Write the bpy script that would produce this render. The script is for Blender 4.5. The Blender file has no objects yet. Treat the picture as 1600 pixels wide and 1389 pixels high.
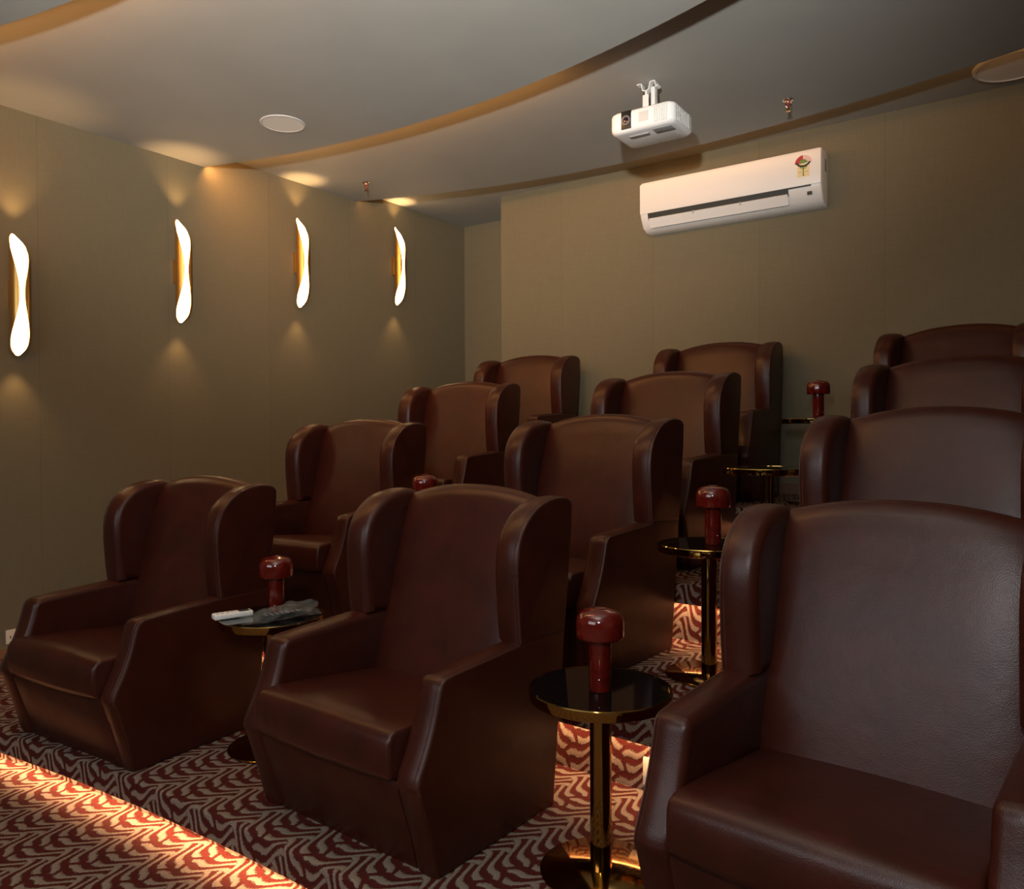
import bpy, bmesh, math, random
from mathutils import Vector, Matrix
C = bpy.context.scene
COL = C.collection
random.seed(7)
PI = math.pi
R = math.radians

# ---------------------------------------------------------------- camera
cam_d = bpy.data.cameras.new('camera')
cam_d.sensor_fit = 'HORIZONTAL'
cam_d.sensor_width = 36.0
cam_d.lens = 1229.14 / 1600 * 36
cam_d.clip_start = 0.02
cam_o = bpy.data.objects.new('camera', cam_d)
COL.objects.link(cam_o)
CZ = 1.365
yw, pt, rl = R(35.172), R(-0.7813), R(-0.2791)
F = Vector((-math.sin(yw) * math.cos(pt), math.cos(yw) * math.cos(pt), math.sin(pt)))
Rt = Vector((math.cos(yw), math.sin(yw), 0))
U = Rt.cross(F)
R2 = Rt * math.cos(rl) + U * math.sin(rl)
U2 = -Rt * math.sin(rl) + U * math.cos(rl)
m = Matrix.Identity(4)
for i in range(3):
    m[i][0], m[i][1], m[i][2] = R2[i], U2[i], -F[i]
m[2][3] = CZ
cam_o.matrix_world = m
C.camera = cam_o

# ---------------------------------------------------------------- world, view, big lights
w = bpy.data.worlds.new('room_dark')
C.world = w
w.use_nodes = True
w.node_tree.nodes['Background'].inputs[0].default_value = (0.6, 0.7, 0.8, 1)
w.node_tree.nodes['Background'].inputs[1].default_value = 0.0
C.view_settings.view_transform = 'Standard'
C.view_settings.look = 'None'
C.view_settings.exposure = 0.0
C.view_settings.gamma = 1.0
C.view_settings.use_curve_mapping = False

def aim(o, target):
    o.rotation_euler = (Vector(target) - o.location).to_track_quat('-Z', 'Y').to_euler()

def lamp(name, kind, loc, energy, color, target=None, **kw):
    d = bpy.data.lights.new(name, kind)
    d.energy = energy
    d.color = color
    for k, v in kw.items():
        setattr(d, k, v)
    o = bpy.data.objects.new(name, d)
    o.location = loc
    COL.objects.link(o)
    if target:
        aim(o, target)
    return o

# the photographer's lamp, above and behind the camera, turned up and to the left
lamp('photo_lamp', 'SPOT', (-0.12, -0.45, 2.12), 1430, (0.97, 0.97, 0.93), (-2.7, 2.9, 4.4),
     spot_size=R(79), spot_blend=1.0, shadow_soft_size=0.07)
# its spill into the rest of the room
lamp('photo_lamp_spill', 'POINT', (-0.12, -0.45, 2.12), 88, (0.97, 0.99, 1.0), shadow_soft_size=0.09)
# soft cool fill added at the front wall, behind the camera, for chair sheen
lamp('front_fill', 'AREA', (-2.3, -2.95, 2.25), 50, (0.95, 0.98, 1.0), (-2.0, 3.0, 1.6),
     shape='RECTANGLE', size=3.2, size_y=1.5)

WARM = (1.0, 0.58, 0.24)
LED = (1.0, 0.55, 0.27)

# ---------------------------------------------------------------- material helpers
def new_mat(name):
    mt = bpy.data.materials.new(name)
    mt.use_nodes = True
    return mt, mt.node_tree, mt.node_tree.nodes['Principled BSDF']

def pm(name, col, rough=0.5, metal=0.0, spec=0.5, noise=0.0, nscale=30, bump=0.0, bscale=200, coat=0.0):
    mt, nt, b = new_mat(name)
    b.inputs['Base Color'].default_value = (*col, 1)
    b.inputs['Roughness'].default_value = rough
    b.inputs['Metallic'].default_value = metal
    b.inputs['Specular IOR Level'].default_value = spec
    b.inputs['Coat Weight'].default_value = coat
    b.inputs['Coat Roughness'].default_value = 0.08
    tc = nt.nodes.new('ShaderNodeTexCoord')
    if noise:
        n = nt.nodes.new('ShaderNodeTexNoise')
        n.inputs['Scale'].default_value = nscale
        n.inputs['Detail'].default_value = 4
        nt.links.new(tc.outputs['Object'], n.inputs['Vector'])
        r = nt.nodes.new('ShaderNodeMapRange')
        r.inputs[1].default_value = 0.3
        r.inputs[2].default_value = 0.7
        r.inputs[3].default_value = 1 - noise
        r.inputs[4].default_value = 1 + noise
        nt.links.new(n.outputs['Fac'], r.inputs[0])
        mx = nt.nodes.new('ShaderNodeVectorMath')
        mx.operation = 'SCALE'
        mx.inputs[0].default_value = col
        nt.links.new(r.outputs[0], mx.inputs['Scale'])
        nt.links.new(mx.outputs[0], b.inputs['Base Color'])
    if bump:
        n = nt.nodes.new('ShaderNodeTexVoronoi')
        n.inputs['Scale'].default_value = bscale
        nt.links.new(tc.outputs['Object'], n.inputs['Vector'])
        bp = nt.nodes.new('ShaderNodeBump')
        bp.inputs['Strength'].default_value = bump
        bp.inputs['Distance'].default_value = 0.002
        nt.links.new(n.outputs['Distance'], bp.inputs['Height'])
        nt.links.new(bp.outputs[0], b.inputs['Normal'])
    return mt

def emit(name, col, s):
    mt, nt, b = new_mat(name)
    b.inputs['Base Color'].default_value = (0.8, 0.8, 0.8, 1)
    b.inputs['Emission Color'].default_value = (*col, 1)
    b.inputs['Emission Strength'].default_value = s
    return mt

class NX:
    """tiny expression builder for shader maths"""
    def __init__(s, nt):
        s.nt = nt
    def m(s, op, a, b=None, c=None):
        n = s.nt.nodes.new('ShaderNodeMath')
        n.operation = op
        for i, v in enumerate((a, b, c)):
            if v is None:
                continue
            if isinstance(v, (int, float)):
                n.inputs[i].default_value = v
            else:
                s.nt.links.new(v, n.inputs[i])
        return n.outputs[0]

def carpet_mat():
    mt, nt, b = new_mat('wave_carpet')
    x = NX(nt)
    tc = nt.nodes.new('ShaderNodeTexCoord')
    nz = nt.nodes.new('ShaderNodeTexNoise')
    nz.inputs['Scale'].default_value = 160
    nz.inputs['Detail'].default_value = 2
    nt.links.new(tc.outputs['Object'], nz.inputs['Vector'])
    jit = x.m('MULTIPLY', x.m('SUBTRACT', nz.outputs['Fac'], 0.5), 0.016)
    sp = nt.nodes.new('ShaderNodeSeparateXYZ')
    nt.links.new(tc.outputs['Object'], sp.inputs[0])
    px0 = sp.outputs[0]
    py0 = x.m('ADD', sp.outputs[1], sp.outputs[2])
    # rotate the weave a little against the room
    ca, sa = math.cos(R(-28)), math.sin(R(-28))
    px = x.m('ADD', x.m('SUBTRACT', x.m('MULTIPLY', px0, ca), x.m('MULTIPLY', py0, sa)), jit)
    py = x.m('ADD', x.m('ADD', x.m('MULTIPLY', px0, sa), x.m('MULTIPLY', py0, ca)), jit)
    # herringbone of two-to-one blocks, every block filled with parallel S-waves
    w_ = 0.084
    ph = x.m('MULTIPLY', x.m('SUBTRACT', px, py), PI / w_)
    u = x.m('ADD', px, x.m('MULTIPLY', x.m('SINE', ph), 0.0135))
    v = x.m('ADD', py, x.m('MULTIPLY', x.m('SINE', ph), 0.0135))
    iu = x.m('FLOOR', x.m('DIVIDE', u, w_))
    iv = x.m('FLOOR', x.m('DIVIDE', v, w_))
    par = x.m('LESS_THAN', x.m('FLOORED_MODULO', x.m('SUBTRACT', iu, iv), 4.0), 1.5)
    t = x.m('ADD', x.m('MULTIPLY', v, par), x.m('MULTIPLY', u, x.m('SUBTRACT', 1, par)))
    fr = x.m('FRACT', x.m('ADD', x.m('MULTIPLY', t, 2.0 / w_), 100.0))
    ramp = nt.nodes.new('ShaderNodeValToRGB')
    e = ramp.color_ramp.elements
    e[0].position = 0.0
    e[0].color = (0.060, 0.022, 0.014, 1)
    e[1].position = 1.0
    e[1].color = (0.060, 0.022, 0.014, 1)
    for p, c in ((0.09, (0.30, 0.232, 0.180)), (0.45, (0.255, 0.192, 0.146)), (0.54, (0.075, 0.022, 0.014)), (0.62, (0.088, 0.0140, 0.0115)), (0.90, (0.092, 0.0145, 0.0115))):
        k = e.new(p)
        k.color = (*c, 1)
    nt.links.new(fr, ramp.inputs[0])
    n2 = nt.nodes.new('ShaderNodeTexNoise')
    n2.inputs['Scale'].default_value = 420
    n2.inputs['Detail'].default_value = 2
    nt.links.new(tc.outputs['Object'], n2.inputs['Vector'])
    mr = nt.nodes.new('ShaderNodeMapRange')
    mr.inputs[1].default_value = 0.3
    mr.inputs[2].default_value = 0.7
    mr.inputs[3].default_value = 0.55
    mr.inputs[4].default_value = 1.3
    nt.links.new(n2.outputs['Fac'], mr.inputs[0])
    vm = nt.nodes.new('ShaderNodeVectorMath')
    vm.operation = 'SCALE'
    nt.links.new(ramp.outputs[0], vm.inputs[0])
    nt.links.new(mr.outputs[0], vm.inputs['Scale'])
    nt.links.new(vm.outputs[0], b.inputs['Base Color'])
    b.inputs['Roughness'].default_value = 0.95
    b.inputs['Specular IOR Level'].default_value = 0.1
    hb = x.m('ADD', x.m('MULTIPLY', x.m('SINE', x.m('MULTIPLY', fr, 2 * PI)), 0.5), n2.outputs['Fac'])
    bp = nt.nodes.new('ShaderNodeBump')
    bp.inputs['Strength'].default_value = 0.6
    bp.inputs['Distance'].default_value = 0.006
    nt.links.new(hb, bp.inputs['Height'])
    nt.links.new(bp.outputs[0], b.inputs['Normal'])
    return mt

def wallpaper_mat():
    mt, nt, b = new_mat('woven_wallpaper')
    x = NX(nt)
    tc = nt.nodes.new('ShaderNodeTexCoord')
    sp = nt.nodes.new('ShaderNodeSeparateXYZ')
    nt.links.new(tc.outputs['Object'], sp.inputs[0])
    h = x.m('ADD', sp.outputs[0], sp.outputs[1])
    # fine horizontal and vertical threads
    mp = nt.nodes.new('ShaderNodeMapping')
    mp.inputs['Scale'].default_value = (9, 9, 260)
    nt.links.new(tc.outputs['Object'], mp.inputs[0])
    n1 = nt.nodes.new('ShaderNodeTexNoise')
    n1.inputs['Scale'].default_value = 1.0
    n1.inputs['Detail'].default_value = 3
    nt.links.new(mp.outputs[0], n1.inputs['Vector'])
    mp2 = nt.nodes.new('ShaderNodeMapping')
    mp2.inputs['Scale'].default_value = (220, 220, 7)
    nt.links.new(tc.outputs['Object'], mp2.inputs[0])
    n2 = nt.nodes.new('ShaderNodeTexNoise')
    n2.inputs['Scale'].default_value = 1.0
    n2.inputs['Detail'].default_value = 3
    nt.links.new(mp2.outputs[0], n2.inputs['Vector'])
    th = x.m('ADD', n1.outputs['Fac'], n2.outputs['Fac'])
    # vertical joints every 0.885 m, each drop a touch lighter or darker
    q = x.m('DIVIDE', x.m('ADD', h, 40.86 - 6.04 + 0.012), 0.885)
    fr = x.m('FRACT', q)
    joint = x.m('LESS_THAN', fr, 0.004)
    wn = nt.nodes.new('ShaderNodeTexWhiteNoise')
    wn.noise_dimensions = '1D'
    nt.links.new(x.m('FLOOR', q), wn.inputs['W'])
    k = x.m('ADD', x.m('ADD', 0.74, x.m('MULTIPLY', th, 0.24)), x.m('MULTIPLY', wn.outputs['Value'], 0.05))
    k = x.m('SUBTRACT', k, x.m('MULTIPLY', joint, 0.22))
    vm = nt.nodes.new('ShaderNodeVectorMath')
    vm.operation = 'SCALE'
    vm.inputs[0].default_value = (0.172, 0.147, 0.092)
    nt.links.new(k, vm.inputs['Scale'])
    nt.links.new(vm.outputs[0], b.inputs['Base Color'])
    b.inputs['Roughness'].default_value = 0.62
    b.inputs['Specular IOR Level'].default_value = 0.25
    bp = nt.nodes.new('ShaderNodeBump')
    bp.inputs['Strength'].default_value = 0.25
    bp.inputs['Distance'].default_value = 0.001
    nt.links.new(th, bp.inputs['Height'])
    nt.links.new(bp.outputs[0], b.inputs['Normal'])
    return mt

def leather_mat():
    mt, nt, b = new_mat('maroon_leather')
    tc = nt.nodes.new('ShaderNodeTexCoord')
    n = nt.nodes.new('ShaderNodeTexNoise')
    n.inputs['Scale'].default_value = 7
    n.inputs['Detail'].default_value = 6
    n.inputs['Roughness'].default_value = 0.65
    nt.links.new(tc.outputs['Object'], n.inputs['Vector'])
    ramp = nt.nodes.new('ShaderNodeValToRGB')
    e = ramp.color_ramp.elements
    e[0].position = 0.32
    e[0].color = (0.033, 0.0068, 0.0036, 1)
    e[1].position = 0.70
    e[1].color = (0.054, 0.0105, 0.0054, 1)
    nt.links.new(n.outputs['Fac'], ramp.inputs[0])
    nt.links.new(ramp.outputs[0], b.inputs['Base Color'])
    b.inputs['Roughness'].default_value = 0.34
    b.inputs['Specular IOR Level'].default_value = 0.36
    v = nt.nodes.new('ShaderNodeTexVoronoi')
    v.inputs['Scale'].default_value = 330
    nt.links.new(tc.outputs['Object'], v.inputs['Vector'])
    n2 = nt.nodes.new('ShaderNodeTexNoise')
    n2.inputs['Scale'].default_value = 14
    nt.links.new(tc.outputs['Object'], n2.inputs['Vector'])
    x = NX(nt)
    hh = x.m('ADD', x.m('MULTIPLY', v.outputs['Distance'], 0.25), x.m('MULTIPLY', n2.outputs['Fac'], 1.2))
    bp = nt.nodes.new('ShaderNodeBump')
    bp.inputs['Strength'].default_value = 0.35
    bp.inputs['Distance'].default_value = 0.003
    nt.links.new(hh, bp.inputs['Height'])
    nt.links.new(bp.outputs[0], b.inputs['Normal'])
    return mt

M = dict(
    carpet=carpet_mat(), wall=wallpaper_mat(), leather=leather_mat(),
    ceiling=pm('ceiling_paint', (0.385, 0.378, 0.345), 0.8, noise=0.03, nscale=3, spec=0.2),
    thread=pm('leather_piping', (0.055, 0.022, 0.017), 0.35),
    brass=pm('polished_brass', (0.52, 0.32, 0.085), 0.07, 1.0),
    brass_base=pm('brass_foot', (0.42, 0.25, 0.075), 0.10, 1.0),
    sconce_gold=pm('brushed_gold', (0.80, 0.46, 0.13), 0.34, 1.0, bump=0.05, bscale=120),
    glass=pm('black_glass', (0.004, 0.004, 0.004), 0.05, spec=0.35),
    red=pm('red_lacquer', (0.105, 0.0062, 0.0032), 0.13, noise=0.25, nscale=40, coat=0.8),
    white=pm('white_plastic', (0.84, 0.82, 0.79), 0.38),
    white2=pm('white_plastic_grille', (0.60, 0.59, 0.56), 0.5),
    shade_grey=pm('grey_plastic', (0.34, 0.34, 0.33), 0.45),
    black=pm('black_plastic', (0.012, 0.012, 0.012), 0.35),
    dark=pm('vent_dark', (0.025, 0.032, 0.032), 0.5),
    paintmetal=pm('white_painted_metal', (0.70, 0.70, 0.68), 0.45),
    lensglass=pm('lens_glass', (0.02, 0.012, 0.02), 0.05, spec=0.9, coat=1.0),
    lensring=pm('lens_ring', (0.16, 0.16, 0.17), 0.35, 0.3),
    copper=pm('sprinkler_copper', (0.55, 0.24, 0.16), 0.35, 0.8),
    chrome=pm('chrome', (0.72, 0.70, 0.66), 0.22, 1.0),
    yellow=pm('sticker_yellow', (0.78, 0.66, 0.36), 0.5),
    s_red=pm('sticker_red', (0.42, 0.03, 0.04), 0.5),
    s_green=pm('sticker_green', (0.14, 0.27, 0.05), 0.5),
    s_pink=pm('sticker_pink', (0.72, 0.50, 0.50), 0.5),
    s_black=pm('sticker_black', (0.03, 0.025, 0.02), 0.5),
    skirting=pm('brown_skirting', (0.16, 0.085, 0.04), 0.45),
    cream=pm('cream_plastic', (0.74, 0.68, 0.56), 0.4),
    sconce_glow=emit('sconce_glow', (1.0, 0.66, 0.32), 9.0),
    led=emit('led_strip_glow', LED, 75.0), led_f=emit('led_strip_glow_front', LED, 120.0),
    led_c=emit('cove_led_glow', (1.0, 0.45, 0.13), 165.0), led_b=emit('cove_led_glow_rear', (1.0, 0.45, 0.13), 19.0),
)

def bag_mat():
    mt, nt, b = new_mat('clear_plastic_film')
    b.inputs['Base Color'].default_value = (0.5, 0.53, 0.50, 1)
    b.inputs['Roughness'].default_value = 0.12
    b.inputs['Alpha'].default_value = 0.13
    b.inputs['Specular IOR Level'].default_value = 0.9
    n = nt.nodes.new('ShaderNodeTexNoise')
    n.inputs['Scale'].default_value = 55
    bp = nt.nodes.new('ShaderNodeBump')
    bp.inputs['Strength'].default_value = 0.7
    bp.inputs['Distance'].default_value = 0.006
    nt.links.new(n.outputs['Fac'], bp.inputs['Height'])
    nt.links.new(bp.outputs[0], b.inputs['Normal'])
    return mt
M['film'] = bag_mat()

# ---------------------------------------------------------------- mesh helpers
def obj(name, bm, mt, parent=None, smooth=True, angle=38):
    me = bpy.data.meshes.new(name)
    bmesh.ops.recalc_face_normals(bm, faces=bm.faces)
    bm.to_mesh(me)
    bm.free()
    mts = mt if isinstance(mt, (list, tuple)) else [mt]
    for q in mts:
        me.materials.append(q)
    o = bpy.data.objects.new(name, me)
    COL.objects.link(o)
    if smooth:
        for p in me.polygons:
            p.use_smooth = True
        me.set_sharp_from_angle(angle=R(angle))
    if parent:
        o.parent = parent
    return o

def tag(o, label, cat, group=None):
    o['label'] = label
    o['category'] = cat
    if group:
        o['group'] = group
    return o

def thing(name, label, cat, loc=(0, 0, 0), rz=0.0, group=None):
    o = bpy.data.objects.new(name, None)
    o.empty_display_size = 0.1
    COL.objects.link(o)
    o.location = loc
    o.rotation_euler = (0, 0, rz)
    return tag(o, label, cat, group)

def struct(name, bm, mt, smooth=False):
    o = obj(name, bm, mt, None, smooth)
    o['kind'] = 'structure'
    return o

def dup(root, loc, rz, label, group=None):
    r = root.copy()
    COL.objects.link(r)
    r.location = loc
    r.rotation_euler = (0, 0, rz)
    r['label'] = label
    if group:
        r['group'] = group
    for ch in list(root.children):
        c = ch.copy()
        COL.objects.link(c)
        c.parent = r
        for g in list(ch.children):
            d = g.copy()
            COL.objects.link(d)
            d.parent = c
    return r

def box(bm, x0, x1, y0, y1, z0, z1, bev=0.0, seg=2, mi=0):
    r = bmesh.ops.create_cube(bm, size=1.0)
    vs = r['verts']
    for v in vs:
        v.co = Vector((x0 + (v.co.x + .5) * (x1 - x0), y0 + (v.co.y + .5) * (y1 - y0), z0 + (v.co.z + .5) * (z1 - z0)))
    fs = {f for v in vs for f in v.link_faces}
    for f in fs:
        f.material_index = mi
    if bev:
        es = list({e for v in vs for e in v.link_edges})
        bmesh.ops.bevel(bm, geom=es, offset=bev, segments=seg, profile=0.5, affect='EDGES', clamp_overlap=True)

def lathe(bm, prof, n=40, cx=0, cy=0, mi=0):
    """prof: list of (r, z); r = 0 closes"""
    rings = []
    for r, z in prof:
        if r < 1e-6:
            rings.append([bm.verts.new((cx, cy, z))])
        else:
            rings.append([bm.verts.new((cx + r * math.cos(2 * PI * i / n), cy + r * math.sin(2 * PI * i / n), z)) for i in range(n)])
    for a, b in zip(rings, rings[1:]):
        for i in range(n):
            j = (i + 1) % n
            if len(a) == 1 and len(b) == 1:
                continue
            if len(a) == 1:
                f = bm.faces.new((a[0], b[i], b[j]))
            elif len(b) == 1:
                f = bm.faces.new((a[i], a[j], b[0]))
            else:
                f = bm.faces.new((a[i], a[j], b[j], b[i]))
            f.material_index = mi

def tube(bm, pts, r, n=8, closed=False):
    pts = [Vector(p) for p in pts]
    rings = []
    N = len(pts)
    for i, p in enumerate(pts):
        a = pts[(i - 1) % N] if (closed or i > 0) else p
        b = pts[(i + 1) % N] if (closed or i < N - 1) else p
        t = (b - a).normalized()
        s = t.cross(Vector((0, 0, 1)))
        if s.length < 1e-3:
            s = t.cross(Vector((1, 0, 0)))
        s.normalize()
        u = s.cross(t)
        rings.append([bm.verts.new(p + (s * math.cos(2 * PI * k / n) + u * math.sin(2 * PI * k / n)) * r) for k in range(n)])
    rng = range(N) if closed else range(N - 1)
    for i in rng:
        A, B = rings[i], rings[(i + 1) % N]
        for k in range(n):
            bm.faces.new((A[k], A[(k + 1) % n], B[(k + 1) % n], B[k]))
    if not closed:
        bm.faces.new(rings[0])
        bm.faces.new(rings[-1])

def smooth_open(pts, sub=6):
    """Catmull-Rom through an open list of 2D points"""
    out = []
    n = len(pts)
    for i in range(n - 1):
        p0 = pts[max(i - 1, 0)]
        p1, p2 = pts[i], pts[i + 1]
        p3 = pts[min(i + 2, n - 1)]
        for k in range(sub):
            t = k / sub
            out.append(tuple(0.5 * (2 * p1[j] + (p2[j] - p0[j]) * t + (2 * p0[j] - 5 * p1[j] + 4 * p2[j] - p3[j]) * t * t + (3 * p1[j] - p0[j] - 3 * p2[j] + p3[j]) * t ** 3) for j in (0, 1)))
    out.append(tuple(pts[-1]))
    return out

def offset_poly(poly, d):
    """move each vertex inward by d (poly counter-clockwise or clockwise, either way)"""
    n = len(poly)
    area = sum(poly[i][0] * poly[(i + 1) % n][1] - poly[(i + 1) % n][0] * poly[i][1] for i in range(n))
    s = 1 if area > 0 else -1
    out = []
    for i in range(n):
        p = Vector(poly[i])
        a = (p - Vector(poly[i - 1]))
        b = (Vector(poly[(i + 1) % n]) - p)
        a = a.normalized() if a.length > 1e-9 else b.normalized()
        b = b.normalized() if b.length > 1e-9 else a
        na = Vector((-a.y, a.x)) * s
        nb = Vector((-b.y, b.x)) * s
        nn = (na + nb)
        nn = nn.normalized() if nn.length > 1e-6 else na
        k = max(0.45, nn.dot(na))
        out.append(tuple(p + nn * (d / k)))
    return out

def slab(bm, poly, x0, x1, r0, r1, crown=0.0, seg=5, mid=5):
    """extrude a (y, z) outline along x with rounded edges (r0 at x0, r1 at x1) and a padded edge face"""
    rows = []
    for i in range(seg + 1):
        a = i / seg * PI / 2
        rows.append((x0 + r0 * (1 - math.sin(a)) if False else x0 + r0 * (1 - math.cos(a)), r0 * (1 - math.sin(a))))
    for i in range(1, mid + 1):
        t = i / (mid + 1)
        rows.append((x0 + r0 + (x1 - r1 - x0 - r0) * t, -crown * math.sin(PI * t)))
    for i in range(seg + 1):
        a = (1 - i / seg) * PI / 2
        rows.append((x1 - r1 * (1 - math.cos(a)), r1 * (1 - math.sin(a))))
    loops = []
    for x, d in rows:
        P = offset_poly(poly, d)
        loops.append([bm.verts.new((x, y, z)) for y, z in P])
    n = len(poly)
    for A, B in zip(loops, loops[1:]):
        for i in range(n):
            j = (i + 1) % n
            bm.faces.new((A[i], A[j], B[j], B[i]))
    bm.faces.new(loops[0])
    bm.faces.new(loops[-1])

# ---------------------------------------------------------------- the setting
WX = -5.332          # left wall
RX = 2.7             # right wall, outside the frame
YB = 6.04            # back wall face
YR = 6.69            # recess at the left of the back wall
YF = -3.2            # screen wall, behind the camera
XE = -4.371          # edge of the recess
TZ = [0.0, 0.307, 0.607, 0.90]
NY = [1.675, 2.69, 3.73, 4.80]
ZLOW = -0.17
RAD = 15.0
FH, REC = 0.10, 0.075

def nose(k, x):
    return NY[k] - RAD + math.sqrt(RAD ** 2 - (x + 2.4) ** 2)

XS = [WX + (RX - WX) * i / 60 for i in range(61)]

def sweep(bm, sections, cap=True):
    """sections: one list of points per x station"""
    loops = [[bm.verts.new(p) for p in s] for s in sections]
    n = len(loops[0])
    for A, B in zip(loops, loops[1:]):
        for i in range(n):
            j = (i + 1) % n
            bm.faces.new((A[i], A[j], B[j], B[i]))
    if cap:
        bm.faces.new(loops[0])
        bm.faces.new(loops[-1])

# lower floor in front of the tiers
bm = bmesh.new()
sweep(bm, [[(x, YF, ZLOW), (x, nose(0, x) + REC + 0.05, ZLOW), (x, nose(0, x) + REC + 0.05, ZLOW - 0.1), (x, YF, ZLOW - 0.1)] for x in XS])
struct('floor', bm, M['carpet'])
for k in range(4):
    zt = TZ[k]
    zb = TZ[k - 1] if k else ZLOW
    bm = bmesh.new()
    sec = []
    for x in XS:
        y0 = nose(k, x)
        y1 = nose(k + 1, x) + REC + 0.05 if k < 3 else (YB if x > XE else YR)
        r = 0.012
        sec.append([(x, y0 + r, zt), (x, y1, zt), (x, y1, zb - 0.02), (x, y0 + REC, zb - 0.02), (x, y0 + REC, zt - FH + 0.012), (x, y0 + 0.015, zt - FH + 0.012), (x, y0 + 0.015, zt - FH), (x, y0 + 0.005, zt - FH), (x, y0, zt - FH + 0.006), (x, y0, zt - r), (x, y0 + r * 0.3, zt - r * 0.3)])
    sweep(bm, sec)
    struct('floor', bm, M['carpet'])
    # LED strip tucked under the nosing
    bm = bmesh.new()
    sweep(bm, [[(x, nose(k, x) + 0.028, zt - FH + 0.0115), (x, nose(k, x) + 0.042, zt - FH + 0.0115), (x, nose(k, x) + 0.042, zt - FH + 0.009), (x, nose(k, x) + 0.028, zt - FH + 0.009)] for x in XS[0:52]])
    struct('trim_%d' % (k + 1), bm, M['led' if k else 'led_f'])

# walls
bm = bmesh.new()
box(bm, WX - 0.12, WX, YF - 0.12, YR + 0.12, ZLOW - 0.1, 4.0)
struct('wall_left', bm, M['wall'])
bm = bmesh.new()
box(bm, XE, RX + 0.12, YB, YB + 0.77, ZLOW - 0.1, 4.0)
struct('wall_back', bm, M['wall'])
bm = bmesh.new()
box(bm, WX, XE, YR, YR + 0.12, ZLOW - 0.1, 4.0)
struct('wall_recess', bm, M['wall'])
bm = bmesh.new()
box(bm, RX, RX + 0.12, YF - 0.12, YB, ZLOW - 0.1, 4.0)
struct('wall_right', bm, M['wall'])
bm = bmesh.new()
box(bm, WX, RX, YF - 0.12, YF, ZLOW - 0.1, 4.0)
struct('wall_front', bm, pm('dark_acoustic_cloth', (0.015, 0.014, 0.014), 0.9))
bm = bmesh.new()
box(bm, XE, RX, YB - 0.012, YB, TZ[3], TZ[3] + 0.085, 0.003)
struct('baseboard_back', bm, M['skirting'])
bm = bmesh.new()
for k in range(-1, 4):
    ya = YF if k < 0 else nose(k, WX) + 0.01
    yb = nose(k + 1, WX) if k < 3 else YR
    z = ZLOW if k < 0 else TZ[k]
    box(bm, WX, WX + 0.012, ya, yb, z, z + 0.055)
struct('baseboard_left', bm, M['skirting'])

# stepped ceiling: each panel is lower than the one behind it and ends in a curved edge
def interp(tab):
    def f(x):
        if x <= tab[0][0]:
            (xa, ya), (xb, yb) = tab[0], tab[1]
        elif x >= tab[-1][0]:
            (xa, ya), (xb, yb) = tab[-2], tab[-1]
        else:
            for (xa, ya), (xb, yb) in zip(tab, tab[1:]):
                if xa <= x <= xb:
                    break
        return ya + (yb - ya) * (x - xa) / (xb - xa)
    return f
def quad(x0, y0, c4, c2):
    return lambda x: y0 - c2 * (x - x0) ** 2 - c4 * (x - x0) ** 4
edgeA = quad(-3.33, 3.862, 0.0, 0.0790)
edgeB = lambda x: 5.625 - (0.078 if x < -2.75 else 0.055) * (x + 2.75) ** 2
edgeF = lambda x: 1.80 - 0.085 * (x + 2.75) ** 2
edgeG = lambda x: -0.3 - 0.08 * (x + 2.75) ** 2
CZL = [3.16, 3.28, 3.390, 3.503, 3.60]
edges = [edgeG, edgeF, edgeA, edgeB]
XC = [WX + (RX - WX) * i / 80 for i in range(81)]
for k in range(5):
    z = CZL[k]
    bm = bmesh.new()
    sec = []
    for x in XC:
        y0 = YF if k == 0 else edges[k - 1](x) - 0.10
        y1 = edges[k](x) if k < 4 else (YB if x > XE else YR)
        zz = 3.72
        sec.append([(x, y0, z), (x, y1, z), (x, y1, zz), (x, y0, zz)])
    sweep(bm, sec)
    struct('ceiling', bm, M['ceiling'])
    if 0 < k < 4:
        # LED profile on the rear face of the curved edge, turned down to the seats behind
        bm = bmesh.new()
        xs = [WX + 0.03 + (5.6 if k == 3 else 2.85 if k == 2 else 3.4) * i / 30 for i in range(31)]
        T = [[bm.verts.new((x, edges[k](x) + dy, z + dz)) for x in xs] for dy, dz in ((0.0005, 0.002), (0.0105, 0.012), (0.0005, 0.014))]
        for a_, b_, mi in ((T[0], T[1], 0), (T[1], T[2], 1), (T[2], T[0], 1)):
            for i in range(30):
                f = bm.faces.new((a_[i], a_[i + 1], b_[i + 1], b_[i]))
                f.material_index = mi
        for i in (0, 30):
            f = bm.faces.new((T[0][i], T[1][i], T[2][i]))
            f.material_index = 1
        struct('trim_%d' % (k + 4), bm, [M['led_b' if k == 3 else 'led_c'], M['ceiling']])

# ---------------------------------------------------------------- wingback chairs
W2 = 0.447
IN = 0.345
ARM = [(-0.309, 0.0), (-0.340, 0.12), (-0.393, 0.285), (-0.400, 0.305), (-0.392, 0.335), (-0.366, 0.385), (-0.340, 0.44), (-0.318, 0.50), (-0.302, 0.555), (-0.292, 0.588),
       (-0.276, 0.604), (-0.245, 0.611), (-0.10, 0.620), (0.11, 0.632)]
WING = [(0.112, 0.630), (0.106, 0.67), (0.098, 0.76), (0.092, 0.86), (0.096, 0.94), (0.113, 1.00), (0.150, 1.052), (0.205, 1.094), (0.268, 1.118), (0.340, 1.128), (0.400, 1.123), (0.430, 1.108), (0.440, 1.085)]

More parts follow.
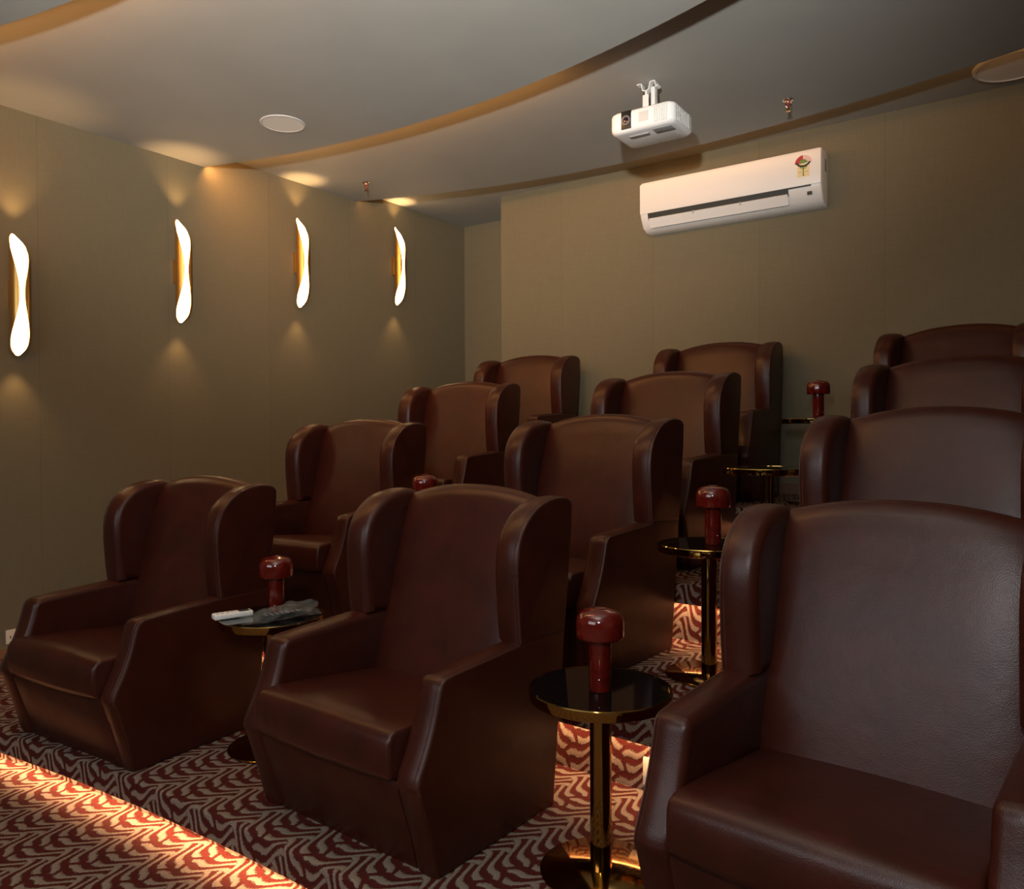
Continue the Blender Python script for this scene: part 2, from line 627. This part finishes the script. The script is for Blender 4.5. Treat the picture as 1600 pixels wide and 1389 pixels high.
def make_chair(label):
    t = thing('wingback_chair', label, 'chair', group='maroon wingback chairs on the carpeted tiers')
    arm_front = [ARM[0], ARM[1], ARM[2]] + smooth_open(ARM[3:], 4)
    arm_poly = arm_front + [(0.25, 0.636), (0.387, 0.632), (0.345, 0.31), (0.309, 0.0)]
    wing_front = smooth_open(WING, 5)
    wing_poly = wing_front + [(0.436, 0.99), (0.386, 0.624), (0.25, 0.624)]
    for s in (-1, 1):
        for nm, poly, front, thick in (('armrest', arm_poly, arm_front, 0.106), ('wing', wing_poly, wing_front, 0.116)):
            bm = bmesh.new()
            if s > 0:
                slab(bm, poly, W2 - thick, W2, 0.028 if nm == 'armrest' else 0.036, 0.013, crown=0.004)
            else:
                slab(bm, poly, -W2, -W2 + thick, 0.013, 0.028 if nm == 'armrest' else 0.036, crown=0.004)
            o = obj(nm, bm, M['leather'], t, angle=50)
            # stitched piping along the outer and inner edge of the padded front
            bm = bmesh.new()
            inn = offset_poly(poly, 0.0045)[2 if nm == 'armrest' else 0: len(front)]
            tube(bm, [(s * (W2 - 0.0045), y, z) for y, z in inn], 0.0032, 6)
            inn = offset_poly(poly, -0.0004)[2 if nm == 'armrest' else 0: len(front)]
            tube(bm, [(s * (W2 - 0.018), y, z) for y, z in inn], 0.0016, 5)
            obj('stitching', bm, M['thread'], o)
    # back cushion: reclined, padded, arched top, rounded over to the rear
    bm = bmesh.new()
    nx = 24
    rows = []
    for i in range(nx + 1):
        u = -1 + 2 * i / nx
        x = u * (IN + 0.004)
        zt = 1.160 - 0.050 * abs(u) ** 2.2
        bulge = 0.020 * (1 - abs(u) ** 6)
        pr = [(0.150, 0.36), (0.172, 0.46), (0.205, 0.58), (0.243, 0.72), (0.280, 0.86), (0.313, 0.97), (0.340, 1.05), (0.352, zt - 0.045), (0.362, zt - 0.020), (0.378, zt - 0.005), (0.398, zt), (0.420, zt - 0.008), (0.436, zt - 0.030), (0.434, 1.0), (0.384, 0.62), (0.344, 0.31), (0.25, 0.31)]
        row = []
        for j, (y, z) in enumerate(pr):
            if j < 10:
                y -= bulge * (1 if j < 7 else (0.8, 0.5, 0.2)[j - 7])
            row.append((x, y, z))
        rows.append(row)
    sweep(bm, rows)
    back = obj('backrest', bm, M['leather'], t, angle=60)
    bm = bmesh.new()
    pts = []
    for i in range(nx + 1):
        u = -1 + 2 * i / nx
        zt = 1.160 - 0.050 * abs(u) ** 2.2
        pts.append((u * IN, 0.4355, zt - 0.028))
    tube(bm, pts, 0.004, 6)
    obj('stitching', bm, M['thread'], back)
    # seat cushion
    bm = bmesh.new()
    sp = [(0.19, 0.30), (-0.385, 0.302), (-0.408, 0.310), (-0.418, 0.330), (-0.420, 0.38), (-0.417, 0.425), (-0.405, 0.448), (-0.380, 0.458), (-0.33, 0.458), (-0.20, 0.447), (0.0, 0.425), (0.19, 0.405)]
    slab(bm, sp, -IN + 0.003, IN - 0.003, 0.016, 0.016, crown=0.010, seg=4, mid=11)
    so = obj('seat_cushion', bm, M['leather'], t, angle=45)
    # front panel below the cushion, hull of the recliner behind it
    bm = bmesh.new()
    fp = [(-0.303, 0.0), (-0.335, 0.12), (-0.385, 0.275), (-0.378, 0.298), (-0.34, 0.302), (0.30, 0.302), (0.303, 0.0)]
    slab(bm, fp, -IN - 0.002, IN + 0.002, 0.004, 0.004, crown=0.0, seg=2, mid=5)
    obj('front_panel', bm, M['leather'], t)
    # outer rear panel seam, half way up the back
    bm = bmesh.new()
    tube(bm, [(-W2 + 0.01, 0.3845, 0.612), (W2 - 0.01, 0.3845, 0.612)], 0.003, 6)
    obj('rear_seam', bm, M['thread'], t)
    return t

CH = [
    (0, -3.603, 3.137, 3.2, 'maroon wingback chair in the front row beside the left wall'),
    (0, -1.941, 3.296, -2.6, 'maroon wingback chair in the middle of the front row, between two small tables'),
    (0, -0.321, 3.337, -5.7, 'nearest and largest maroon wingback chair, front row right, cut by the frame'),
    (1, -3.794, 4.418, 4.6, 'maroon wingback chair in the second row by the left wall'),
    (1, -1.970, 4.469, -3.6, 'second row middle maroon wingback chair, its side lit orange by the step light'),
    (1, -0.325, 4.33, -7.5, 'second row maroon wingback chair at the right, directly behind the nearest chair'),
    (2, -3.834, 5.513, 4.9, 'third row maroon wingback chair nearest the left wall'),
    (2, -2.080, 5.569, -1.9, 'third row maroon wingback chair in the middle'),
    (2, -0.350, 5.47, -8.5, 'third row maroon wingback chair at the right'),
    (3, -3.920, 6.599, 2.8, 'back row maroon wingback chair at the left, by the wall corner'),
    (3, -2.182, 6.648, 1.1, 'back row maroon wingback chair in the middle, below the air conditioner'),
    (3, -0.460, 6.61, -8.0, 'back row maroon wingback chair at the right, top of the right-hand column'),
]
first = None
for row, x, y, a, lab in CH:
    a = R(a)
    # chair origin lies 1.15 m in front of the fitted point
    loc = (x + 1.15 * math.sin(a), y - 1.15 * math.cos(a), TZ[row] + 0.001)
    if first is None:
        first = make_chair(lab)
        first.location = loc
        first.rotation_euler = (0, 0, a)
    else:
        dup(first, loc, a, lab)

# ---------------------------------------------------------------- side tables
TH = 0.575
def make_table(label, loc):
    t = thing('side_table', label, 'table', loc, 0, 'round black glass side tables')
    bm = bmesh.new()
    lathe(bm, [(0.0, TH - 0.008), (0.215, TH - 0.008), (0.2155, TH - 0.002), (0.213, TH), (0.0, TH)], 64)
    obj('tabletop', bm, M['glass'], t)
    bm = bmesh.new()
    lathe(bm, [(0.0, TH - 0.033), (0.217, TH - 0.033), (0.221, TH - 0.031), (0.222, TH - 0.028), (0.222, TH - 0.002), (0.2205, TH + 0.001), (0.2165, TH + 0.001), (0.2160, TH - 0.004), (0.2160, TH - 0.009), (0.0, TH - 0.009)], 72)
    obj('rim', bm, M['brass'], t, angle=25)
    bm = bmesh.new()
    lathe(bm, [(0.0, 0.011), (0.0335, 0.011), (0.0335, TH - 0.033), (0.0, TH - 0.033)], 40)
    obj('post', bm, M['brass'], t)
    bm = bmesh.new()
    lathe(bm, [(0.0, 0.0), (0.187, 0.0), (0.190, 0.003), (0.190, 0.008), (0.186, 0.011), (0.0, 0.0125)], 64)
    obj('base', bm, M['brass_base'], t)
    return t
tab = make_table('black glass side table in the foreground, between the middle and nearest chairs', (-1.180, 2.145, TZ[0] + 0.001))
dup(tab, (-2.836, 2.196, TZ[0] + 0.001), 0.4, 'front row side table at the left, carrying the remotes and the plastic bag')
dup(tab, (-1.268, 3.284, TZ[1] + 0.001), 0.8, 'second row side table at the right, standing between the lit step and the nearest chair')
dup(tab, (-2.935, 3.33, TZ[1] + 0.001), 1.3, 'second row side table at the left, mostly hidden behind the middle front chair')
dup(tab, (-1.262, 4.08, TZ[2] + 0.001), 2.1, 'third row side table without a lamp, its brass rim catching light')
t3 = dup(tab, (-1.335, 5.37, TZ[3] + 0.001), 2.9, 'highest side table, back row, seen edge-on against the back wall')
t3.scale = (1, 1, 0.96)

# ---------------------------------------------------------------- red mushroom lamps
def make_lamp(label, loc):
    t = thing('table_lamp', label, 'lamp', loc, 0, 'red mushroom table lamps')
    bm = bmesh.new()
    lathe(bm, [(0.0, 0.0), (0.0325, 0.0), (0.0345, 0.003), (0.0345, 0.17), (0.0, 0.17)], 40)
    obj('stem', bm, M['red'], t)
    bm = bmesh.new()
    prof = [(0.034, 0.160), (0.066, 0.160), (0.0715, 0.163), (0.0735, 0.169), (0.0735, 0.207)]
    for i in range(1, 9):
        a = i / 8 * PI / 2
        prof.append((0.0735 - 0.030 * (1 - math.cos(a)), 0.207 + 0.040 * math.sin(a)))
    prof += [(0.036, 0.2495), (0.018, 0.2520), (0.0, 0.2525)]
    lathe(bm, prof, 48)
    sh = obj('lamp_shade', bm, M['red'], t, angle=60)
    bm = bmesh.new()
    lathe(bm, [(0.0, 0.2515), (0.020, 0.2505), (0.0215, 0.2525), (0.0185, 0.2545), (0.0, 0.255)], 32)
    obj('top_button', bm, M['red'], sh)
    bm = bmesh.new()
    r = bmesh.ops.create_uvsphere(bm, u_segments=12, v_segments=8, radius=0.0034)
    for v in bm.verts:
        v.co += Vector((0.014, -0.0318, 0.040))
    obj('switch', bm, M['chrome'], t)
    return t
lp = make_lamp('glossy red mushroom lamp on the foreground side table', (-1.168, 2.122, TZ[0] + TH + 0.002))
dup(lp, (-2.855, 2.235, TZ[0] + TH + 0.002), 0.3, 'red mushroom lamp on the left front table beside the remotes')
dup(lp, (-1.245, 3.27, TZ[1] + TH + 0.002), 0.5, 'red mushroom lamp on the second row table, beside the nearest chair wing')
dup(lp, (-2.965, 3.35, TZ[1] + TH + 0.002), 0.2, 'red mushroom lamp of which only the cap top peeks over the middle front chair')
dup(lp, (-1.335, 5.40, TZ[3] + TH * 0.96 + 0.002), 0.9, 'red mushroom lamp on the highest table, casting a shadow on the back wall')

# ---------------------------------------------------------------- things on the left front table
ZT = TZ[0] + TH + 0.0025
def remote(name, label, loc, rz, mb, screen, L=0.150, wd=0.046, h=0.020, tilt=0.0):
    t = thing(name, label, 'remote control', loc, rz)
    t.rotation_euler = (tilt, 0, rz)
    bm = bmesh.new()
    box(bm, -wd / 2, wd / 2, -L / 2, L / 2, 0, h, 0.006, 3)
    obj('case', bm, mb, t)
    if screen:
        bm = bmesh.new()
        box(bm, -wd * .36, wd * .36, L * .16, L * .42, h - 0.001, h + 0.0008)
        obj('screen', bm, M['dark'], t)
    bm = bmesh.new()
    for i in range(3):
        for j in range(4 if screen else 7):
            x = (-1 + i) * wd * .27
            y = -L * .40 + j * L * 0.125
            box(bm, x - .0042, x + .0042, y - .0035, y + .0035, h - 0.001, h + 0.0014)
    obj('buttons', bm, M['white2'] if screen else M['shade_grey'], t)
    return t
remote('remote_control', 'white air conditioner remote lying at the left edge of the front table', (-2.945, 2.075, ZT), R(-18), M['white'], True, L=0.165, wd=0.052, h=0.024)
remote('remote_control', 'black remote inside the clear plastic bag on the front table', (-2.748, 2.185, ZT + 0.006), R(-14), M['black'], False, L=0.19, wd=0.042, h=0.019)
# crumpled bag around the black remote: a thin film, folded and open at one end
bm = bmesh.new()
nu, nv = 34, 26
rnd = random.Random(3)
grid = []
ph = [rnd.uniform(0, 6.28) for _ in range(12)]
for i in range(nu + 1):
    s = i / nu
    row = []
    wdt = 0.030 + 0.016 * math.sin(PI * min(1, s * 1.05)) + 0.016 * max(0, s - 0.72) / 0.28
    hgt = 0.021 + 0.012 * math.sin(PI * s) + 0.018 * s
    for j in range(nv):
        a = 2 * PI * j / nv
        cr = 1 + 0.16 * math.sin(3 * a + 9 * s + ph[0]) + 0.12 * math.sin(5 * a - 17 * s + ph[1]) + 0.10 * math.sin(2 * a + 31 * s + ph[2]) + rnd.uniform(-.07, .07)
        x = wdt * math.cos(a) * cr
        z = max(0.0004 + 0.0005 * rnd.random(), hgt * (0.62 + math.sin(a) * cr * 0.75))
        y = -0.165 + 0.32 * s + 0.010 * math.sin(3 * a + ph[3]) * (1 if s > .9 or s < .1 else .3)
        row.append(bm.verts.new((x, y, z)))
    grid.append(row)
for A, B in zip(grid, grid[1:]):
    for j in range(nv):
        bm.faces.new((A[j], A[(j + 1) % nv], B[(j + 1) % nv], B[j]))
bag = obj('plastic_bag', bm, M['film'], None, angle=25)
bag.location = (-2.750, 2.178, ZT)
bag.rotation_euler = (0, 0, R(-14))
tag(bag, 'crumpled clear plastic bag lying on the front table beside the white remote', 'bag')

# ---------------------------------------------------------------- wall sconces
def make_sconce(label, loc):
    t = thing('wall_sconce', label, 'wall light', loc, 0, 'gold sconces on the left wall')
    RR, Hs = 0.053, 0.745
    AX = 0.085                   # tube axis stands off the wall
    nz, na = 56, 40
    def phi(s):                  # half opening angle along the tube, s in -1..1
        a = abs(s)
        return R(15 + 78 * min(1, a / 0.74) ** 1.9 + 78 * (max(0, a - 0.72) / 0.28) ** 1.7) if a < 1 else R(171)
    def skin(rad, bm):
        rows = []
        for i in range(nz + 1):
            s = -math.cos(PI * i / nz)
            z = Hs / 2 + s * Hs / 2
            f = min(phi(s), R(171))
            c = R(-6 + 26 * max(0.0, s) ** 2)   # the cut twists a little towards the top
            rows.append([(AX + rad * math.cos(c + f + (2 * PI - 2 * f) * j / na), rad * math.sin(c + f + (2 * PI - 2 * f) * j / na), z) for j in range(na + 1)])
        return rows
    bm = bmesh.new()
    ro, ri = skin(RR, bm), skin(RR - 0.003, bm)
    vo = [[bm.verts.new(p) for p in r] for r in ro]
    vi = [[bm.verts.new(p) for p in r] for r in ri]
    for g in (vo, vi):
        for A, B in zip(g, g[1:]):
            for j in range(na):
                bm.faces.new((A[j], A[j + 1], B[j + 1], B[j]))
    for k in range(nz):
        for j in (0, na):
            bm.faces.new((vo[k][j], vo[k + 1][j], vi[k + 1][j], vi[k][j]))
    for k in (0, nz):
        for j in range(na):
            bm.faces.new((vo[k][j], vo[k][j + 1], vi[k][j + 1], vi[k][j]))
    obj('shell', bm, M['sconce_gold'], t, angle=50)
    bm = bmesh.new()
    g = [[bm.verts.new(p) for p in r] for r in skin(RR - 0.0055, bm)]
    for A, B in zip(g, g[1:]):
        for j in range(na):
            bm.faces.new((A[j], A[j + 1], B[j + 1], B[j]))
    obj('diffuser', bm, M['sconce_glow'], t)
    bm = bmesh.new()
    box(bm, 0.0, AX - RR + 0.006, -0.030, 0.030, Hs / 2 - 0.085, Hs / 2 + 0.085, 0.003)
    obj('wall_mount', bm, M['sconce_gold'], t)
    return t

SC = [(2.215, 1.862, 'nearest gold wall sconce, at the left edge of the view'),
      (3.312, 2.188, 'second gold wall sconce from the left, below the bright ceiling patch'),
      (4.408, 2.440, 'third gold wall sconce from the left, under the curved ceiling step'),
      (5.590, 2.614, 'farthest gold wall sconce, closest to the room corner')]
sc0 = None
for y, z, lab in SC:
    if sc0 is None:
        sc0 = make_sconce(lab, (WX, y, z))
    else:
        dup(sc0, (WX, y, z), 0, lab)
    for dz, up in ((0.745 + 0.012, 1), (-0.012, -1)):
        lamp('sconce_beam', 'SPOT', (WX + 0.082, y, z + dz), 10.0 if up > 0 else 5.0, WARM, (WX + 0.098, y, z + dz + up),
             spot_size=R(80), spot_blend=0.85, shadow_soft_size=0.02)

# ---------------------------------------------------------------- air conditioner
AX0, AX1 = -2.835, -1.425
t = thing('air_conditioner', 'white wall-mounted split air conditioner with an energy label on the back wall', 'air conditioner', ((AX0 + AX1) / 2, YB, 3.0))
hw = (AX1 - AX0) / 2
bm = bmesh.new()
# side profile (y from wall = 0 forward negative, z)
prof = [(0, 0.0), (-0.085, -0.002), (-0.150, 0.030), (-0.192, 0.105), (-0.2015, 0.135), (-0.203, 0.20), (-0.200, 0.365), (-0.186, 0.388), (-0.165, 0.394), (0, 0.398)]
slab(bm, prof, -hw, hw, 0.016, 0.016, seg=4, mid=1)
obj('body', bm, M['white'], t, angle=40)
bm = bmesh.new()
box(bm, -hw + 0.002, hw - 0.002, -0.2060, -0.196, 0.134, 0.372, 0.004)
obj('front_cover', bm, M['white'], t)
bm = bmesh.new()
# dark outlet slot
vs = [(-hw + 0.070, -0.2050, 0.1335), (hw - 0.070, -0.2050, 0.1335), (hw - 0.070, -0.2030, 0.124), (hw - 0.230, -0.2030, 0.124), (hw - 0.230, -0.1900, 0.080), (-hw + 0.070, -0.1900, 0.080)]
A = [bm.verts.new(v) for v in vs]
B = [bm.verts.new((v[0], v[1] + 0.02, v[2])) for v in vs]
bm.faces.new(A)
bm.faces.new(B)
for i in range(6):
    bm.faces.new((A[i], A[(i + 1) % 6], B[(i + 1) % 6], B[i]))
obj('air_outlet', bm, M['dark'], t, False)
bm = bmesh.new()
lv = [(-0.196, 0.094), (-0.203, 0.088), (-0.164, 0.022), (-0.155, 0.022)]
L0 = [bm.verts.new((-hw + 0.078, y, z)) for y, z in lv]
L1 = [bm.verts.new((hw - 0.235, y, z)) for y, z in lv]
for i in range(4):
    bm.faces.new((L0[i], L0[(i + 1) % 4], L1[(i + 1) % 4], L1[i]))
bm.faces.new(L0)
bm.faces.new(L1)
lo = obj('louver', bm, M['white'], t, False)
bm = bmesh.new()
for f in (0.34, 0.68):
    x = -hw + 0.078 + f * (2 * hw - 0.31)
    box(bm, x - 0.004, x + 0.004, -0.205, -0.185, 0.075, 0.098, 0.001)
obj('louver_clip', bm, M['shade_grey'], lo)
bm = bmesh.new()
box(bm, hw - 0.100, hw - 0.068, -0.1905, -0.170, 0.068, 0.090)
obj('display_window', bm, M['dark'], t)
bm = bmesh.new()
box(bm, hw - 0.001, hw + 0.002, -0.12, -0.06, 0.24, 0.33, 0.001)
obj('side_vent', bm, M['shade_grey'], t)
# energy label: yellow card with a half-round dial above
sx, sz, sy = hw - 0.122, 0.196, -0.2064
bm = bmesh.new()
box(bm, sx - 0.042, sx + 0.042, sy, sy + 0.001, sz, sz + 0.092)
st = obj('energy_label', bm, M['yellow'], t, False)
def fan(name, r0, r1, a0, a1, mt, dy, cz=0.094):
    bm = bmesh.new()
    n = 12
    pa = [(sx + r * math.cos(R(a0 + (a1 - a0) * i / n)), sy - dy, sz + cz + r * math.sin(R(a0 + (a1 - a0) * i / n))) for r, rng in ((r1, range(n + 1)), (r0, range(n, -1, -1))) for i in rng]
    if r0 <= 0:
        pa = pa[:n + 2]
    A = [bm.verts.new(p) for p in pa]
    B = [bm.verts.new((p[0], p[1] + 0.0008, p[2])) for p in pa]
    bm.faces.new(A)
    bm.faces.new(B)
    k = len(A)
    for i in range(k):
        bm.faces.new((A[i], A[(i + 1) % k], B[(i + 1) % k], B[i]))
    return obj(name, bm, mt, st, False)
fan('dial_red', 0.012, 0.060, 92, 178, M['s_red'], 0.0004)
fan('dial_pale', 0.012, 0.060, 4, 88, M['s_pink'], 0.0004)
fan('dial_centre', 0.0, 0.030, 10, 170, M['s_green'], 0.0009)
fan('dial_band', 0.046, 0.060, 206, 330, M['s_black'], 0.0009, cz=0.128)
bm = bmesh.new()
for x0, x1, z0, z1 in ((-0.026, 0.026, 0.066, 0.072), (-0.020, 0.022, 0.056, 0.060), (-0.004, 0.004, 0.020, 0.078)):
    box(bm, sx + x0, sx + x1, sy - 0.0008, sy + 0.0002, sz + z0, sz + z1)
obj('label_print', bm, M['s_green'], st, False)
bm = bmesh.new()
for x0, x1, z0, z1 in ((-0.005, 0.005, 0.008, 0.017), (-0.030, -0.012, 0.034, 0.036), (0.012, 0.030, 0.034, 0.036)):
    box(bm, sx + x0, sx + x1, sy - 0.0008, sy + 0.0002, sz + z0, sz + z1)
obj('label_print', bm, M['s_black'], st, False)

# ---------------------------------------------------------------- projector on its ceiling mount
PZ = 3.172
t = thing('projector', 'white projector hanging from the ceiling in front of the air conditioner', 'projector', (-2.074, 4.44, PZ), R(1.0))
bm = bmesh.new()
def rrect(x0, x1, y0, y1, r, n=6):
    P = []
    for cx, cy, a0 in ((x1 - r, y1 - r, 0), (x0 + r, y1 - r, 90), (x0 + r, y0 + r, 180), (x1 - r, y0 + r, 270)):
        for i in range(n + 1):
            a = R(a0 + 90 * i / n)
            P.append((cx + r * math.cos(a), cy + r * math.sin(a)))
    return P
levels = [(0.0, 0.030), (0.006, 0.014), (0.020, 0.002), (0.035, 0.0), (0.105, 0.0), (0.120, 0.004), (0.128, 0.014), (0.131, 0.034)]
loops = []
for z, d in levels:
    loops.append([bm.verts.new((x, y, z)) for x, y in rrect(-0.208 + d, 0.208 - d, -0.160 + d, 0.155 - d, 0.045)])
for A, B in zip(loops, loops[1:]):
    n = len(A)
    for i in range(n):
        bm.faces.new((A[i], A[(i + 1) % n], B[(i + 1) % n], B[i]))
bm.faces.new(loops[0])
bm.faces.new(loops[-1])
obj('housing', bm, M['white'], t, angle=45)
bm = bmesh.new()
box(bm, -0.128, -0.062, -0.1625, -0.150, 0.018, 0.126, 0.003)
pl = obj('lens_bay', bm, M['black'], t)
bm = bmesh.new()
def ring_y(bm, cx, cz, r0, r1, y0, y1, n=32):
    for a in range(n):
        b = (a + 1) % n
        ca, sa, cb, sb = math.cos(2 * PI * a / n), math.sin(2 * PI * a / n), math.cos(2 * PI * b / n), math.sin(2 * PI * b / n)
        q = lambda r, c, s, y: bm.verts.new((cx + r * c, y, cz + r * s))
        bm.faces.new((q(r0, ca, sa, y0), q(r1, ca, sa, y0), q(r1, cb, sb, y0), q(r0, cb, sb, y0)))
        bm.faces.new((q(r1, ca, sa, y0), q(r1, ca, sa, y1), q(r1, cb, sb, y1), q(r1, cb, sb, y0)))
        bm.faces.new((q(r0, ca, sa, y0), q(r0, ca, sa, y1), q(r0, cb, sb, y1), q(r0, cb, sb, y0)))
    bmesh.ops.remove_doubles(bm, verts=bm.verts, dist=1e-5)
ring_y(bm, -0.095, 0.068, 0.019, 0.029, -0.1675, -0.158)
obj('lens_ring', bm, M['lensring'], pl, angle=30)
bm = bmesh.new()
r = bmesh.ops.create_uvsphere(bm, u_segments=24, v_segments=16, radius=0.021)
for v in bm.verts:
    v.co = Vector((v.co.x - 0.095, v.co.y * 0.4 - 0.160, v.co.z + 0.068))
obj('lens', bm, M['lensglass'], pl)
bm = bmesh.new()
box(bm, -0.012, 0.050, -0.1622, -0.155, 0.040, 0.100, 0.001)
obj('sensor_panel', bm, M['white2'], t)
bm = bmesh.new()
for i in range(8):
    x = 0.085 + i * 0.011
    box(bm, x, x + 0.005, -0.1630, -0.152, 0.020, 0.112, 0.001)
obj('front_vent', bm, M['white2'], t)
bm = bmesh.new()
for i in range(8):
    y = -0.10 + i * 0.024
    box(bm, 0.203, 0.2105, y, y + 0.010, 0.025, 0.108, 0.001)
obj('side_vent', bm, M['white2'], t)
bm = bmesh.new()
box(bm, -0.11, 0.015, -0.085, -0.055, -0.006, 0.002, 0.002)
obj('foot', bm, M['shade_grey'], t)
bm = bmesh.new()
box(bm, 0.05, 0.17, -0.11, -0.03, -0.0015, 0.002, 0.0005)
obj('bottom_cover', bm, M['shade_grey'], t)
# mount: spider plate, column of two brackets, ceiling hook plate
zc = 3.503 - PZ
bm = bmesh.new()
box(bm, -0.11, 0.09, -0.035, 0.035, 0.130, 0.140, 0.002)
mo = obj('ceiling_mount', bm, M['paintmetal'], t)
bm = bmesh.new()
box(bm, -0.050, -0.010, -0.026, -0.020, 0.138, 0.255, 0.002)
box(bm, -0.050, -0.044, -0.026, 0.024, 0.138, 0.255, 0.002)
box(bm, -0.004, 0.026, -0.006, 0.000, 0.138, zc - 0.03, 0.002)
box(bm, 0.020, 0.026, -0.006, 0.030, 0.138, zc - 0.03, 0.002)
obj('bracket', bm, M['paintmetal'], mo)
bm = bmesh.new()
def strip(bm, pts, y0, y1, th=0.005):
    for (xa, za), (xb, zb) in zip(pts, pts[1:]):
        d = Vector((xb - xa, zb - za)).normalized()
        nrm = Vector((-d.y, d.x)) * th / 2
        c = [(xa + nrm.x, za + nrm.y), (xb + nrm.x, zb + nrm.y), (xb - nrm.x, zb - nrm.y), (xa - nrm.x, za - nrm.y)]
        P0 = [bm.verts.new((x, y0, z)) for x, z in c]
        P1 = [bm.verts.new((x, y1, z)) for x, z in c]
        bm.faces.new(P0)
        bm.faces.new(P1)
        for i in range(4):
            bm.faces.new((P0[i], P0[(i + 1) % 4], P1[(i + 1) % 4], P1[i]))
strip(bm, [(-0.090, zc - 0.003), (-0.060, zc - 0.003), (-0.052, zc - 0.045), (-0.030, zc - 0.052), (-0.012, zc - 0.045), (-0.004, zc - 0.003), (0.028, zc - 0.003), (0.036, zc - 0.042), (0.05, zc - 0.03)], -0.022, 0.022)
strip(bm, [(-0.030, zc - 0.052), (-0.030, 0.250)], -0.018, 0.018, 0.012)
obj('ceiling_hook', bm, M['paintmetal'], mo, False)

# ---------------------------------------------------------------- ceiling fittings
t = thing('ceiling_speaker', 'flat round white ceiling speaker left of the projector', 'speaker', (-4.174, 3.353, CZL[2]), 0, 'round ceiling speakers')
bm = bmesh.new()
lathe(bm, [(0.0, -0.004), (0.128, -0.004), (0.128, 0.0), (0.0, 0.0)], 56)
obj('grille', bm, pm('speaker_grille', (0.82, 0.79, 0.75), 0.6), t)
bm = bmesh.new()
lathe(bm, [(0.128, -0.003), (0.131, -0.006), (0.141, -0.005), (0.144, 0.0), (0.128, 0.0)], 56)
obj('rim', bm, M['white2'], t)
s2 = dup(t, (-0.268, 5.705, CZL[4]), 0, 'round ceiling speaker near the back wall at the top right, half in shadow')
s2.scale = (1.55, 1.55, 3.4)

def make_sprinkler(label, loc):
    t = thing('sprinkler', label, 'sprinkler', loc, 0, 'fire sprinklers in the ceiling')
    bm = bmesh.new()
    lathe(bm, [(0.0, 0.0), (0.036, 0.0), (0.034, -0.004), (0.020, -0.010), (0.0, -0.010)], 24)
    obj('flange', bm, M['chrome'], t)
    bm = bmesh.new()
    for s in (-1, 1):
        tube(bm, [(s * 0.013, 0, -0.008), (s * 0.020, 0, -0.022), (s * 0.016, 0, -0.040), (s * 0.004, 0, -0.052)], 0.0035, 8)
    lathe(bm, [(0.0, -0.008), (0.013, -0.010), (0.011, -0.020), (0.0, -0.020)], 16)
    obj('frame', bm, M['copper'], t)
    bm = bmesh.new()
    lathe(bm, [(0.0, -0.020), (0.0035, -0.022), (0.0035, -0.046), (0.0, -0.048)], 10)
    obj('bulb', bm, M['s_red'], t)
    bm = bmesh.new()
    lathe(bm, [(0.0, -0.050), (0.008, -0.051), (0.008, -0.066), (0.017, -0.068), (0.017, -0.071), (0.0, -0.072)], 16)
    obj('deflector', bm, M['brass'], t)
    return t
sp = make_sprinkler('small fire sprinkler on the ceiling near the left wall, above the third sconce', (-4.865, 4.773, CZL[3]))
dup(sp, (-1.471, 5.190, CZL[3]), 0.6, 'small fire sprinkler on the ceiling above the right end of the air conditioner')

# ---------------------------------------------------------------- small wall plates
def plate(label, loc, rz, w_, h_):
    t = thing('wall_socket', label, 'socket', loc, rz)
    bm = bmesh.new()
    box(bm, -w_ / 2, w_ / 2, -0.010, 0.0, 0, h_, 0.002)
    p = obj('cover_plate', bm, M['cream'], t)
    bm = bmesh.new()
    for x in (-w_ * .18, w_ * .18):
        lathe(bm, [(0.0, 0), (0.004, 0), (0.004, 0.0015), (0, 0.0015)], 12)
    bm.free()
    bm = bmesh.new()
    for x in (-w_ * .2, w_ * .2):
        box(bm, x - 0.003, x + 0.003, -0.0108, -0.009, h_ * .40, h_ * .56)
    obj('socket_hole', bm, M['black'], p)
    return t
plate('cream wall socket low on the left wall beside the front chair', (WX, 2.185, 0.085), R(90), 0.08, 0.085)
plate('white socket plate on the lit carpet riser, beside the nearest chair', (-1.268, nose(1, -1.268) + REC, 0.030), 0, 0.085, 0.105)
